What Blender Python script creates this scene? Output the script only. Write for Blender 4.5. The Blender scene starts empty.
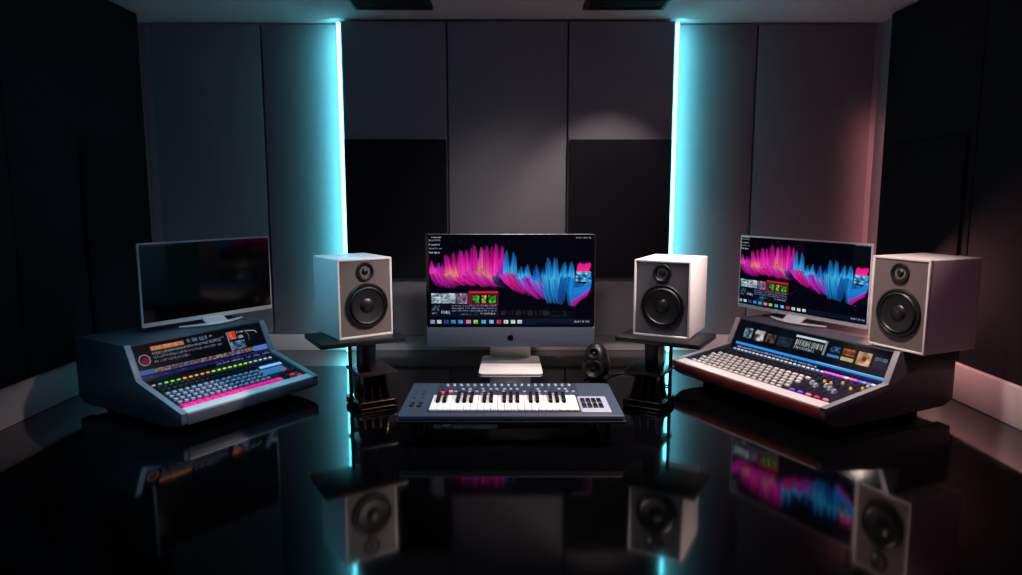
import bpy, bmesh, math, random
import numpy as np
from mathutils import Vector, Matrix
random.seed(7); rng = np.random.RandomState(11)
PI = math.pi
C = bpy.context.scene.collection
scene = bpy.context.scene

# ------------------------------------------------------------------ helpers
def link(o, parent=None):
    C.objects.link(o)
    if parent is not None: o.parent = parent
    return o

def tag(o, label=None, cat=None, group=None, kind=None):
    if label: o['label'] = label
    if cat: o['category'] = cat
    if group: o['group'] = group
    if kind: o['kind'] = kind
    return o

def thing(name, label, cat, loc=(0, 0, 0), rotz=0.0, group=None):
    o = bpy.data.objects.new(name, None); o.empty_display_size = .05
    o.location = loc; o.rotation_euler = (0, 0, rotz)
    link(o)
    return tag(o, label, cat, group)

class MB:
    """collects shapes into one bmesh, then links it as ONE mesh object"""
    def __init__(self): self.bm = bmesh.new()
    def _merge(self, tmp, M=None):
        if M is not None: bmesh.ops.transform(tmp, matrix=M, verts=tmp.verts)
        bmesh.ops.recalc_face_normals(tmp, faces=tmp.faces)
        me = bpy.data.meshes.new('t'); tmp.to_mesh(me); tmp.free()
        self.bm.from_mesh(me); bpy.data.meshes.remove(me)
    def box(self, c, s, bev=0.0, M=None, seg=2):
        t = bmesh.new(); bmesh.ops.create_cube(t, size=1)
        bmesh.ops.scale(t, vec=s, verts=t.verts)
        if bev > 0: bmesh.ops.bevel(t, geom=t.edges[:], offset=bev, segments=seg, profile=.5, affect='EDGES')
        bmesh.ops.translate(t, vec=c, verts=t.verts)
        self._merge(t, M); return self
    def cyl(self, c, r, hgt, r2=None, n=32, M=None, axis='z', bev=0):
        t = bmesh.new()
        bmesh.ops.create_cone(t, cap_ends=True, segments=n, radius1=r, radius2=r if r2 is None else r2, depth=hgt)
        if bev > 0:
            ed = [e for e in t.edges if abs(e.verts[0].co.z - e.verts[1].co.z) < 1e-6]
            bmesh.ops.bevel(t, geom=ed, offset=bev, segments=2, profile=.5, affect='EDGES')
        R = {'z': Matrix(), 'y': Matrix.Rotation(PI/2, 4, 'X'), 'x': Matrix.Rotation(PI/2, 4, 'Y')}[axis]
        bmesh.ops.transform(t, matrix=Matrix.Translation(c) @ R, verts=t.verts)
        self._merge(t, M); return self
    def lathe(self, prof, n=48, M=None):
        """prof: (r, z) list turned about z"""
        t = bmesh.new(); rings = []
        for r, z in prof:
            if r < 1e-6: rings.append([t.verts.new((0, 0, z))])
            else: rings.append([t.verts.new((r*math.cos(2*PI*i/n), r*math.sin(2*PI*i/n), z)) for i in range(n)])
        for a, b in zip(rings, rings[1:]):
            for i in range(n):
                j = (i+1) % n
                if len(a) == 1 and len(b) == 1: continue
                if len(a) == 1: t.faces.new((a[0], b[i], b[j]))
                elif len(b) == 1: t.faces.new((a[i], a[j], b[0]))
                else: t.faces.new((a[i], a[j], b[j], b[i]))
        self._merge(t, M); return self
    def prism(self, poly, x0, x1, bev=0.0, M=None, seg=2):
        """poly in local (y, z), extruded along x"""
        t = bmesh.new()
        a = [t.verts.new((x0, p[0], p[1])) for p in poly]; b = [t.verts.new((x1, p[0], p[1])) for p in poly]
        t.faces.new(a); t.faces.new(b[::-1]); n = len(poly)
        for i in range(n):
            j = (i+1) % n; t.faces.new((a[i], b[i], b[j], a[j]))
        bmesh.ops.recalc_face_normals(t, faces=t.faces)
        if bev > 0: bmesh.ops.bevel(t, geom=t.edges[:], offset=bev, segments=seg, profile=.5, affect='EDGES')
        self._merge(t, M); return self
    def plate(self, poly, z0, z1, bev=0.0, M=None):
        """poly in (x, y), extruded along z"""
        t = bmesh.new()
        a = [t.verts.new((p[0], p[1], z0)) for p in poly]; b = [t.verts.new((p[0], p[1], z1)) for p in poly]
        t.faces.new(a[::-1]); t.faces.new(b); n = len(poly)
        for i in range(n):
            j = (i+1) % n; t.faces.new((a[i], a[j], b[j], b[i]))
        bmesh.ops.recalc_face_normals(t, faces=t.faces)
        if bev > 0:
            ed = [e for e in t.edges if abs(e.verts[0].co.z - e.verts[1].co.z) < 1e-6]
            bmesh.ops.bevel(t, geom=ed, offset=bev, segments=2, profile=.5, affect='EDGES')
        self._merge(t, M); return self
    def tube(self, pts, r, n=10, M=None):
        t = bmesh.new(); pts = [Vector(p) for p in pts]; rings = []
        rr = r if isinstance(r, (list, tuple)) else [r]*len(pts)
        for i, p in enumerate(pts):
            d = (pts[min(i+1, len(pts)-1)] - pts[max(i-1, 0)]).normalized()
            u = d.cross(Vector((0, 0, 1)))
            if u.length < 1e-3: u = Vector((1, 0, 0))
            u.normalize(); v = d.cross(u)
            rings.append([t.verts.new(p + rr[i]*(math.cos(2*PI*k/n)*u + math.sin(2*PI*k/n)*v)) for k in range(n)])
        for a, b in zip(rings, rings[1:]):
            for k in range(n): t.faces.new((a[k], a[(k+1) % n], b[(k+1) % n], b[k]))
        t.faces.new(rings[0][::-1]); t.faces.new(rings[-1])
        self._merge(t, M); return self
    def build(self, name, m, parent=None, smooth=True, angle=40):
        me = bpy.data.meshes.new(name); self.bm.to_mesh(me); self.bm.free()
        me.materials.append(m)
        if smooth:
            for p in me.polygons: p.use_smooth = True
            me.set_sharp_from_angle(angle=math.radians(angle))
        return link(bpy.data.objects.new(name, me), parent)

def struct(name, mb, m):
    o = mb.build(name, m); o['kind'] = 'structure'; return o

def rrect(x0, y0, x1, y1, r, n=6):
    out = []
    for cx, cy, a0 in ((x1-r, y1-r, 0), (x0+r, y1-r, 90), (x0+r, y0+r, 180), (x1-r, y0+r, 270)):
        for k in range(n+1):
            a = math.radians(a0 + 90*k/n); out.append((cx + r*math.cos(a), cy + r*math.sin(a)))
    return out

# ------------------------------------------------------------------ materials
def srgb(r, g, b):
    f = lambda c: (c/255/12.92) if c/255 <= .04045 else ((c/255+.055)/1.055)**2.4
    return (f(r), f(g), f(b), 1)

def mat(name, col, rough=.5, metal=0.0, var=.06, scale=40, bump=0.0, bscale=200, spec=.5, coat=0.0, weave=False, emis=None, es=0):
    m = bpy.data.materials.new(name); m.use_nodes = True
    nt = m.node_tree; N = nt.nodes; L = nt.links; b = N['Principled BSDF']
    tc = N.new('ShaderNodeTexCoord'); nz = N.new('ShaderNodeTexNoise'); nz.inputs['Scale'].default_value = scale
    nz.inputs['Detail'].default_value = 4
    L.new(tc.outputs['Object'], nz.inputs['Vector'])
    mx = N.new('ShaderNodeMix'); mx.data_type = 'RGBA'
    mx.inputs[6].default_value = tuple(c*(1-var) for c in col[:3]) + (1,)
    mx.inputs[7].default_value = tuple(min(1, c*(1+var)) for c in col[:3]) + (1,)
    L.new(nz.outputs['Fac'], mx.inputs[0]); L.new(mx.outputs[2], b.inputs['Base Color'])
    b.inputs['Roughness'].default_value = rough; b.inputs['Metallic'].default_value = metal
    b.inputs['Specular IOR Level'].default_value = spec
    b.inputs['Coat Weight'].default_value = coat
    if emis: b.inputs['Emission Color'].default_value = emis; b.inputs['Emission Strength'].default_value = es
    if bump > 0:
        bp = N.new('ShaderNodeBump'); bp.inputs['Strength'].default_value = bump; bp.inputs['Distance'].default_value = .002
        if weave:
            w1 = N.new('ShaderNodeTexWave'); w1.inputs['Scale'].default_value = bscale; w1.bands_direction = 'X'
            w2 = N.new('ShaderNodeTexWave'); w2.inputs['Scale'].default_value = bscale; w2.bands_direction = 'Z'
            for w in (w1, w2): w.inputs['Distortion'].default_value = 1.5; L.new(tc.outputs['Object'], w.inputs['Vector'])
            ad = N.new('ShaderNodeMath'); ad.operation = 'ADD'
            L.new(w1.outputs['Fac'], ad.inputs[0]); L.new(w2.outputs['Fac'], ad.inputs[1]); L.new(ad.outputs[0], bp.inputs['Height'])
        else:
            n2 = N.new('ShaderNodeTexNoise'); n2.inputs['Scale'].default_value = bscale; L.new(tc.outputs['Object'], n2.inputs['Vector'])
            L.new(n2.outputs['Fac'], bp.inputs['Height'])
        L.new(bp.outputs['Normal'], b.inputs['Normal'])
    return m

def canvas_mat(name, strength, rough=.12):
    m = bpy.data.materials.new(name); m.use_nodes = True
    nt = m.node_tree; b = nt.nodes['Principled BSDF']
    at = nt.nodes.new('ShaderNodeAttribute'); at.attribute_name = 'paint'
    b.inputs['Base Color'].default_value = (.001, .001, .002, 1); b.inputs['Specular IOR Level'].default_value = .15; b.inputs['Roughness'].default_value = rough
    nt.links.new(at.outputs['Color'], b.inputs['Emission Color']); b.inputs['Emission Strength'].default_value = strength
    return m

M = {}
M['floor'] = mat('gloss_black', srgb(4, 4, 6), .075, spec=.5, coat=.35, var=.2, scale=3)
M['floor'].node_tree.nodes['Principled BSDF'].inputs['Coat Roughness'].default_value = .05
M['wall'] = mat('wall_paint', srgb(150, 150, 156), .75, bump=.1, bscale=120)
M['base'] = mat('baseboard_paint', srgb(205, 200, 200), .5)
M['ceil'] = mat('ceiling_paint', srgb(205, 200, 204), .85, bump=.06, bscale=90)
M['darkwall'] = mat('unseen_wall', srgb(18, 19, 24), .9)
M['panel'] = mat('grey_fabric', srgb(126, 126, 132), .95, var=.12, scale=160, bump=.5, bscale=130, weave=True, spec=.15)
M['foam'] = mat('black_fabric', srgb(27, 28, 34), .95, var=.2, scale=160, bump=.5, bscale=130, weave=True, spec=.1)
M['sidefab'] = mat('side_fabric', srgb(26, 27, 34), .95, var=.2, scale=120, bump=.5, bscale=130, weave=True, spec=.15)
M['sidefab2'] = mat('side_fabric_dark', srgb(19, 20, 26), .95, var=.2, scale=120, bump=.5, bscale=130, weave=True, spec=.15)
M['gap'] = mat('shadow_gap', srgb(5, 5, 7), .9)  # near-black finish of the vent backing and console plinths
M['vent'] = mat('vent_black', srgb(5, 5, 7), .6)
M['led'] = mat('led_cyan', (.3, .9, 1, 1), .4, emis=(.27, .92, 1.0, 1), es=2.8)
M['white'] = mat('speaker_white', srgb(222, 218, 216), .38, var=.02)
M['baffleL'] = mat('baffle_taupe', srgb(108, 97, 95), .5, var=.04, bump=.05)
M['baffleR'] = mat('baffle_grey', srgb(86, 86, 94), .5, var=.04, bump=.05)
M['rubber'] = mat('black_rubber', srgb(11, 11, 13), .42)
M['cone'] = mat('cone_black', srgb(15, 15, 17), .5, var=.1)
M['cap'] = mat('dust_cap', srgb(24, 23, 25), .35)
M['plateb'] = mat('brown_black', srgb(44, 34, 34), .3)
M['ringd'] = mat('dark_ring', srgb(30, 30, 34), .35)
M['black'] = mat('satin_black', srgb(12, 13, 16), .4)
M['blackgloss'] = mat('gloss_plastic', srgb(8, 8, 11), .12)
M['bronze'] = mat('smoked_metal', srgb(92, 74, 70), .22, metal=.95, var=.15)
M['alu'] = mat('aluminium', srgb(196, 198, 204), .34, metal=.55, var=.02, scale=15)
M['chin'] = mat('chin_grey', srgb(64, 72, 88), .4, metal=.2, var=.02, scale=15)
M['foot'] = mat('foot_silver', srgb(225, 222, 222), .42, metal=.15, var=.02)
M['frame'] = mat('monitor_frame', srgb(205, 208, 214), .35, metal=.2, var=.03)
M['conL'] = mat('console_bluegrey', srgb(70, 80, 92), .45, var=.05, scale=60, bump=.04)
M['conR'] = mat('console_charcoal', srgb(66, 66, 76), .45, var=.05, scale=60, bump=.04)
M['trim'] = mat('console_trim', srgb(142, 142, 150), .4, var=.04)
M['bed'] = mat('control_black', srgb(13, 15, 24), .35, var=.15, scale=60)
M['arm'] = mat('armrest_white', srgb(226, 224, 224), .45, var=.02)
M['redwood'] = mat('red_brown_rail', srgb(112, 40, 34), .4, var=.15, scale=30)  # one even red-brown over the whole front rail
M['key'] = mat('keycap_bluegrey', srgb(176, 188, 214), .4)
M['keyd'] = mat('keycap_dark', srgb(40, 44, 58), .4)
M['keyw'] = mat('keycap_white', srgb(244, 242, 238), .4)
M['pink'] = mat('keycap_pink', srgb(225, 28, 130), .4, emis=srgb(230, 20, 130), es=.7)  # emission brightens the pink caps, though they are no lamps
M['pad'] = mat('touchpad_blue', srgb(92, 150, 196), .3, emis=srgb(60, 120, 170), es=.2)
M['kbody'] = mat('keyboard_slate', srgb(50, 60, 76), .45, var=.04, bump=.05)
M['kpanel'] = mat('keyboard_panel', srgb(36, 46, 62), .4)
M['ivory'] = mat('white_keys', srgb(236, 234, 232), .3, var=.01)
M['ebony'] = mat('black_keys', srgb(8, 9, 11), .25)
M['lilac'] = mat('pad_frame', srgb(150, 158, 178), .4)
M['cable'] = mat('cable_black', srgb(9, 9, 11), .5)
M['screen'] = canvas_mat('screen_picture', 1.0, .04)
M['meter'] = canvas_mat('meter_picture', .9)
M['off'] = mat('screen_off', srgb(6, 6, 9), .08, spec=.3)
M['logo'] = mat('logo_black', srgb(5, 5, 8), .2)
def glow(name, rgb, es): return mat(name, srgb(*rgb), .4, emis=srgb(*rgb), es=es)
G = {k: glow('led_' + k, v, e) for k, v, e in (
    ('green', (120, 215, 60), .7), ('lime', (170, 230, 60), .8), ('orange', (245, 150, 40), .8), ('red', (225, 40, 60), .6),
    ('blue', (60, 150, 240), .9), ('paleblue', (150, 200, 245), .6), ('purple', (200, 70, 220), .9), ('violet', (110, 70, 210), .8),
    ('rose', (240, 110, 150), .6), ('amber', (205, 150, 70), .35), ('white', (215, 220, 230), .5), ('teal', (60, 170, 150), .5))}

# ------------------------------------------------------------------ painted displays (colour attribute on a fine grid)
class Canvas:
    def __init__(self, W, H, bg=(3, 5, 14)):
        self.W, self.H = W, H
        self.a = np.zeros((H, W, 3)); self.a[:] = bg
    def rect(self, x0, y0, x1, y1, c, al=1.0):
        X0, X1, Y0, Y1 = [int(round(v)) for v in (x0*self.W, x1*self.W, y0*self.H, y1*self.H)]
        s = self.a[max(0, Y0):max(Y1, Y0+1), max(0, X0):max(X1, X0+1)]
        s[:] = s*(1-al) + np.array(c)*al
    def noise(self, x0, y0, x1, y1, cols, p=.6, cw=2, ch=1):
        X0, X1, Y0, Y1 = [int(round(v)) for v in (x0*self.W, x1*self.W, y0*self.H, y1*self.H)]
        for y in range(Y0, Y1, ch):
            for x in range(X0, X1, cw):
                if rng.rand() < p: self.a[y:min(y+ch, Y1), x:min(x+cw, X1)] = np.array(cols[rng.randint(len(cols))])*rng.uniform(.55, 1)
    def cloud(self, x0, y0, x1, y1, cols, nx=5, ny=4):
        X0, X1, Y0, Y1 = [int(round(v)) for v in (x0*self.W, x1*self.W, y0*self.H, y1*self.H)]
        g = np.array([[np.array(cols[rng.randint(len(cols))])*rng.uniform(.6, 1.1) for _ in range(nx+1)] for _ in range(ny+1)])
        for Y in range(Y0, Y1):
            for X in range(X0, X1):
                u = (X-X0)/max(1, X1-X0)*nx; v = (Y-Y0)/max(1, Y1-Y0)*ny; i, j = int(u), int(v); fu, fv = u-i, v-j
                self.a[Y, X] = (g[j, i]*(1-fu) + g[j, min(i+1, nx)]*fu)*(1-fv) + (g[min(j+1, ny), i]*(1-fu) + g[min(j+1, ny), min(i+1, nx)]*fu)*fv
    def text(self, x0, x1, y, hgt, c, gapp=.16):
        """a line of small unreadable marks, as the photograph shows them"""
        X0, X1 = int(x0*self.W), int(x1*self.W); Y0 = int(y*self.H); Hh = max(2, int(hgt*self.H)); x = X0
        while x < X1-1:
            if rng.rand() < gapp: x += 2; continue
            t = rng.randint(0, 2); b = Hh - rng.randint(0, 2)
            self.a[Y0+t:Y0+b, x:x+1] = np.array(c)*rng.uniform(.6, 1)
            k = rng.randint(0, 3)
            yy = Y0 + (t if k == 0 else Hh//2 if k == 1 else max(b-1, 0))
            self.a[yy:yy+1, x:x+2] = np.array(c)*rng.uniform(.7, 1)
            x += rng.randint(2, 4)
    def disc(self, x, y, rx, c, r_in=0, ratio=1.0):
        yy, xx = np.mgrid[0:self.H, 0:self.W]
        d = np.hypot(xx - x*self.W, (yy - y*self.H)/ratio); k = (d <= rx*self.W) & (d >= r_in*self.W); self.a[k] = c
    def line(self, pts, cols, al, w=1.0):
        pts = np.array(pts)*[self.W, self.H]; n = len(pts)
        for i in range(n-1):
            L = max(2, int(np.hypot(*(pts[i+1]-pts[i]))*1.5))
            for k in range(L):
                t = k/L; p = pts[i]*(1-t) + pts[i+1]*t; T = (i+t)/(n-1)
                c = np.array(cols[0])*(1-T) + np.array(cols[-1])*T if len(cols) == 2 else (
                    np.array(cols[0])*(1-2*T) + np.array(cols[1])*2*T if T < .5 else np.array(cols[1])*(2-2*T) + np.array(cols[2])*(2*T-1))
                al2 = al[0]*(1-T) + al[1]*T
                x, y = p; xi, yi = int(x), int(y)
                for dx in range(-1, 2):
                    for dy in range(-1, 2):
                        X, Y = xi+dx, yi+dy
                        if 0 <= X < self.W and 0 <= Y < self.H:
                            g = math.exp(-((X-x)**2 + (Y-y)**2)/(w*w))*al2
                            if g > .02: self.a[Y, X] = self.a[Y, X]*(1-g) + c*g
    def mesh(self, name, corners):
        """corners: top-left, top-right, bottom-right, bottom-left"""
        W, H = self.W, self.H
        tl, tr, br, bl = [np.array(c, float) for c in corners]
        u = ((np.arange(W))/(W-1))[None, :, None]; v = ((np.arange(H))/(H-1))[:, None, None]
        P = (tl*(1-u)*(1-v) + tr*u*(1-v) + br*u*v + bl*(1-u)*v).reshape(-1, 3)
        i = np.arange(W*H).reshape(H, W)
        F = np.stack([i[:-1, :-1], i[1:, :-1], i[1:, 1:], i[:-1, 1:]], -1).reshape(-1, 4)
        me = bpy.data.meshes.new(name)
        me.vertices.add(len(P)); me.vertices.foreach_set('co', P.ravel())
        me.loops.add(F.size); me.loops.foreach_set('vertex_index', F.ravel().astype(np.int32))
        me.polygons.add(len(F)); me.polygons.foreach_set('loop_start', np.arange(0, F.size, 4, dtype=np.int32))
        me.update(calc_edges=True); me.validate()
        c = np.clip(self.a/255, 0, 1); lin = np.where(c <= .04045, c/12.92, ((c+.055)/1.055)**2.4)
        col = me.attributes.new('paint', 'FLOAT_COLOR', 'POINT')
        col.data.foreach_set('color', np.concatenate([lin.reshape(-1, 3), np.ones((W*H, 1))], 1).ravel().astype(np.float32))
        return me

def waveform_picture():
    cv = Canvas(390, 216, (1, 2, 9))
    U = lambda x: (x-51)/926; V = lambda y: (y-40)/510
    MAG, HOT, ORG, DK, BL, CY, VI, NV = (245, 20, 180), (255, 70, 190), (255, 165, 130), (120, 8, 95), (25, 135, 225), (70, 200, 255), (165, 50, 220), (15, 50, 130)
    def upper(xm, ym, xt, yt, wid, c_mid, c_top, n=32):
        for k in range(n):
            o = rng.uniform(-1, 1)
            dy = (o*o)*30 + rng.uniform(0, 30)
            x0 = xm + o*wid*.95; x1 = xt + o*wid*.62
            f = rng.uniform(.62, 1.05)
            ca = np.array(c_mid)*f; cb = np.array(c_top)*f
            cv.line([(U(x0), V(ym + rng.uniform(-12, 14))), (U(x0*.55 + x1*.45), V((ym + yt + dy)/2)), (U(x1), V(yt + dy))],
                    [np.clip(ca, 0, 255), np.clip(ca*.15 + cb*.9, 0, 255), np.clip(cb*.7, 0, 255)], (.5, .34), 1.1)
    def lower(xm, ym, xb, yb, wid, c_mid, c_bot, n=34, bulge=22):
        for k in range(n):
            o = rng.uniform(-1, 1); f = rng.uniform(.55, 1.08)
            x0 = xm + o*wid*1.0; x1 = xb + o*wid*.85 - rng.uniform(0, 14); y1 = yb - rng.uniform(0, 26)
            cm = np.clip(np.array(c_mid)*f, 0, 255); cb = np.clip(np.array(c_bot)*f, 0, 255)
            cv.line([(U(x0), V(ym + rng.uniform(-14, 10))), (U((x0+x1)/2 - bulge*.35), V((ym+y1)/2 + bulge*.35)), (U(x1), V(y1))],
                    [cm, cm*.2 + cb*.8, cb*.8], (.48, .36), 1.1)
    xs = [51, 100, 140, 200, 240, 300, 350, 420, 450, 500, 560, 600, 660, 720, 770, 830, 870, 886, 930, 972]
    tp = [180, 185, 140, 125, 112, 88, 95, 82, 92, 125, 205, 200, 205, 165, 165, 178, 182, 268, 280, 262]
    bt = [235, 300, 325, 325, 322, 322, 325, 325, 300, 320, 350, 368, 390, 408, 420, 425, 430, 432, 412, 372]
    md = [225, 225, 235, 250, 240, 232, 235, 252, 240, 240, 262, 262, 272, 268, 265, 260, 260, 300, 305, 290]
    stops = [(51, MAG), (250, MAG), (420, MAG), (465, VI), (490, BL), (720, BL), (870, BL)]
    lows = [(51, MAG), (450, MAG), (590, (225, 25, 180)), (690, VI), (730, BL), (870, BL)]
    def ramp(x, st): return np.array([np.interp(x, [q[0] for q in st], [q[1][i] for q in st]) for i in range(3)])
    strk = rng.rand(1000)
    for X in range(cv.W):
        x = X/cv.W*926 + 51
        if x > 970: break
        tuft = .5 + .5*math.sin(x*.165) ; s0 = strk[X]; s1 = strk[(X//2) % 1000]
        t0 = np.interp(x, xs, tp) + 14 + 46*(1-tuft)*(.4+.6*s1) + 14*s0; m0 = np.interp(x, xs, md); b0 = np.interp(x, xs, bt) - 6 - 22*s1
        for Y in range(cv.H):
            y = Y/cv.H*510 + 40
            if t0 <= y < m0:
                f = (y-t0)/max(1, m0-t0); al = min(1, f*1.6 + .12)*(.55 + .35*s0); c = ramp(x, stops)*(.62 + .4*f)
                if f > .72 and x < 430: c = c*.6 + np.array(ORG)*.4*(.6+.4*s1)
                elif f > .6 and x > 480: c = c*.6 + np.array(CY)*.4
            elif m0 <= y < b0:
                f = (y-m0)/max(1, b0-m0); sh = strk[int(X - f*22) % 1000]; al = min(1, (1-f)*2.2)*(.45 + .5*sh); c = ramp(x - f*20, lows)*(1.0 - .35*f)*(.65 + .4*sh)
            else: continue
            cv.a[Y, X] = cv.a[Y, X]*(1-al) + c*al
    # lower sweeps, then the upper tufts over them
    for xm, ym, xb, yb, wd, a, b in ((75, 225, 130, 325, 26, HOT, (190, 15, 170)), (110, 240, 185, 335, 34, HOT, (205, 15, 175)), (165, 250, 240, 318, 30, ORG, MAG),
                                     (225, 235, 300, 322, 34, HOT, MAG), (290, 235, 360, 325, 36, HOT, MAG), (345, 235, 425, 328, 36, ORG, (225, 20, 190)), (400, 258, 450, 322, 22, ORG, MAG),
                                     (425, 265, 475, 330, 18, (60, 90, 160), (20, 30, 70)), (470, 245, 560, 350, 32, (235, 60, 230), MAG), (500, 250, 590, 365, 22, HOT, (245, 10, 150)),
                                     (560, 260, 650, 380, 26, CY, (225, 30, 190)), (600, 265, 690, 395, 26, VI, (215, 35, 190)), (650, 280, 735, 405, 26, (120, 170, 250), VI),
                                     (720, 270, 755, 420, 26, CY, BL), (765, 270, 800, 425, 26, CY, BL), (820, 270, 808, 425, 22, BL, (20, 90, 190)), (860, 270, 868, 436, 18, BL, BL)):
        lower(xm, ym, xb, yb, wd, a, b)
    for xm, ym, xt, yt, wd, a, b in ((75, 235, 65, 165, 18, HOT, MAG), (112, 235, 103, 178, 16, MAG, VI), (165, 250, 150, 130, 24, ORG, MAG), (205, 255, 188, 122, 20, ORG, (210, 15, 140)),
                                     (235, 245, 230, 108, 26, HOT, MAG), (270, 240, 262, 108, 22, HOT, MAG), (310, 235, 302, 76, 28, HOT, MAG), (345, 225, 350, 92, 20, ORG, HOT), (385, 240, 378, 84, 28, (255, 120, 160), MAG),
                                     (412, 250, 408, 90, 18, HOT, (200, 10, 120)), (435, 235, 432, 70, 16, HOT, (230, 20, 170)), (462, 240, 466, 84, 16, VI, MAG), (490, 240, 490, 112, 18, CY, BL),
                                     (530, 235, 533, 118, 20, CY, BL), (575, 265, 572, 198, 20, CY, BL), (610, 260, 606, 188, 20, CY, BL), (665, 280, 660, 192, 24, BL, (20, 90, 200)),
                                     (735, 270, 726, 150, 22, CY, BL), (770, 270, 766, 150, 22, CY, BL), (815, 260, 818, 172, 22, CY, BL), (855, 260, 858, 172, 22, CY, BL)):
        upper(xm, ym, xt, yt, wd, a, b)
    # the fan that closes the right end
    for k in range(150):
        t = rng.rand(); f = rng.uniform(.6, 1.05)
        c = np.array(BL if t < .62 else VI if t < .85 else (220, 20, 150))*f
        cv.line([(U(974 - rng.uniform(0, 8) - 22*t*t), V(268 + 100*t)), (U(930 - 16*t), V(320 + 75*t)), (U(862 + rng.uniform(-4, 18)), V(330 + 105*t))], [np.clip(c*1.1, 0, 255), c], (.5, .4), 1.05)
    for k in range(80):
        o = rng.uniform(0, 1); cv.line([(U(888 + 70*o), V(236)), (U(896 + 74*o), V(182 + rng.uniform(0, 22)))], [(250, 40, 120), (235, 20, 150)], (.6, .4), 1.05)
    cv.cloud(U(884), V(236), U(972), V(292), [(70, 200, 255), (25, 135, 225), (190, 235, 255), (12, 60, 130)], 9, 6)
    # marks top left and top right
    for k, (y, x1) in enumerate(((36, 126), (56, 122), (82, 122), (102, 128), (126, 122))):
        cv.text(U(55), U(x1), V(y), 11/510, (225, 230, 235) if k in (0, 2, 4) else (150, 155, 165))
    cv.text(U(885), U(972), V(40), 10/510, (190, 195, 205))
    # window of small panels, lower left
    cv.rect(U(58), V(352), U(442), V(496), (8, 12, 26))
    cv.cloud(U(62), V(362), U(200), V(418), [(190, 215, 228), (110, 140, 160), (50, 70, 100), (225, 238, 245)], 12, 5)
    for y in (366, 380, 394, 406): cv.text(U(66), U(198), V(y), 9/510, (225, 238, 245))
    cv.rect(U(205), V(362), U(266), V(420), (120, 90, 125)); cv.cloud(U(205), V(362), U(266), V(420), [(205, 185, 212), (150, 120, 155), (95, 70, 105)], 7, 5)
    cv.rect(U(272), V(348), U(442), V(430), (110, 14, 46)); cv.rect(U(280), V(350), U(442), V(359), (215, 25, 60))
    cv.rect(U(292), V(366), U(436), V(420), (14, 16, 20))
    for x0, x1, c in ((298, 336, (60, 200, 50)), (350, 376, (205, 205, 50)), (388, 428, (70, 225, 40))):
        cv.cloud(U(x0), V(372), U(x1), V(416), [c, c, tuple(v*.3 for v in c)], 4, 4)
    cv.noise(U(62), V(430), U(110), V(460), [(70, 150, 150), (40, 60, 90)], .5, 2, 2)
    for y in (428, 442, 456): cv.text(U(180), U(436), V(y), 10/510, (130, 145, 185))
    cv.text(U(62), U(95), V(470), 10/510, (170, 175, 185)); cv.text(U(120), U(172), V(462), 20/510, (220, 225, 230)); cv.text(U(225), U(300), V(478), 9/510, (120, 125, 140)); cv.text(U(345), U(430), V(474), 10/510, (190, 195, 205))
    # dock
    cv.rect(U(56), V(508), U(975), V(540), (8, 20, 44), .8)
    for x, c in zip((68, 105, 145, 187, 228, 273, 315, 360, 405, 447, 487, 528, 567), ((150, 180, 220), (215, 215, 225), (40, 80, 140), (50, 130, 210), (60, 140, 230), (240, 120, 160), (150, 220, 50),
                    (80, 185, 230), (120, 200, 235), (225, 60, 60), (235, 235, 238), (240, 240, 215), (215, 222, 232))):
        cv.rect(U(x-12), V(514), U(x+12), V(533), c); cv.cloud(U(x-9), V(517), U(x+9), V(530), [tuple(min(255, v*1.15+20) for v in c), c, tuple(v*.7 for v in c)], 2, 2)
    cv.text(U(880), U(968), V(518), 12/510, (170, 180, 195))
    return cv

# ------------------------------------------------------------------ the setting
D = 3.40; ZC = 1.562; XW = 1.745; YF = -1.3
struct('floor', MB().box((0, (D+YF)/2, -.03), (2*XW+.4, D-YF+.4, .06)), M['floor'])
struct('ceiling', MB().box((0, (D+YF)/2, ZC+.03), (2*XW+.4, D-YF+.4, .06)), M['ceil'])
struct('wall_back', MB().box((0, D+.05+.03, ZC/2), (2*XW+.4, .1, ZC)), M['wall'])
struct('wall_left', MB().box((-XW-.05, (D+YF)/2, ZC/2), (.1, D-YF+.2, ZC)), M['wall'])
struct('wall_right', MB().box((XW+.05, (D+YF)/2, ZC/2), (.1, D-YF+.2, ZC)), M['wall'])
struct('wall_front', MB().box((0, YF-.05, ZC/2), (2*XW+.4, .1, ZC)), M['darkwall'])
struct('baseboard_back', MB().box((0, D+.01, .04), (2*XW, .04, .08), .003), M['base'])
for s, nm in ((-1, 'left'), (1, 'right')):
    struct('baseboard_' + nm, MB().prism([(YF, 0), (D-.01, 0), (D-.01, .136), (YF, .136)], s*1.667, s*XW, .004), M['base'])

# tall fabric panels: outer ones sit back against the wall, the three middle ones stand forward of it
def wall_panel(x0, x1, yf, z0, z1, name, label, m, grp, cat='acoustic panel', yb=D+.03, gapw=.006):
    o = MB().box(((x0+x1)/2, (yf+yb)/2, (z0+z1)/2), (x1-x0-gapw, yb-yf, z1-z0), .008).build(name, M[m])
    return tag(o, label, cat, grp)
Z0, Z1 = .082, 1.553
GP = 'tall grey fabric panels on the back wall'
wall_panel(-1.695, -1.172, 3.402, Z0, Z1, 'acoustic_panel', 'tall grey fabric wall panel behind the blank monitor, far left of the back wall', 'panel', GP)
wall_panel(-1.172, -.812, 3.402, Z0, Z1, 'acoustic_panel', 'tall grey fabric wall panel lit cyan, left of the left light strip', 'panel', GP)
wall_panel(-.785, -.296, 3.340, Z0, Z1, 'acoustic_panel', 'tall grey fabric wall panel directly right of the left light strip', 'panel', GP)
wall_panel(-.296, .264, 3.340, Z0, Z1, 'acoustic_panel', 'tall grey fabric wall panel directly behind the silver desktop computer', 'panel', GP)
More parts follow.
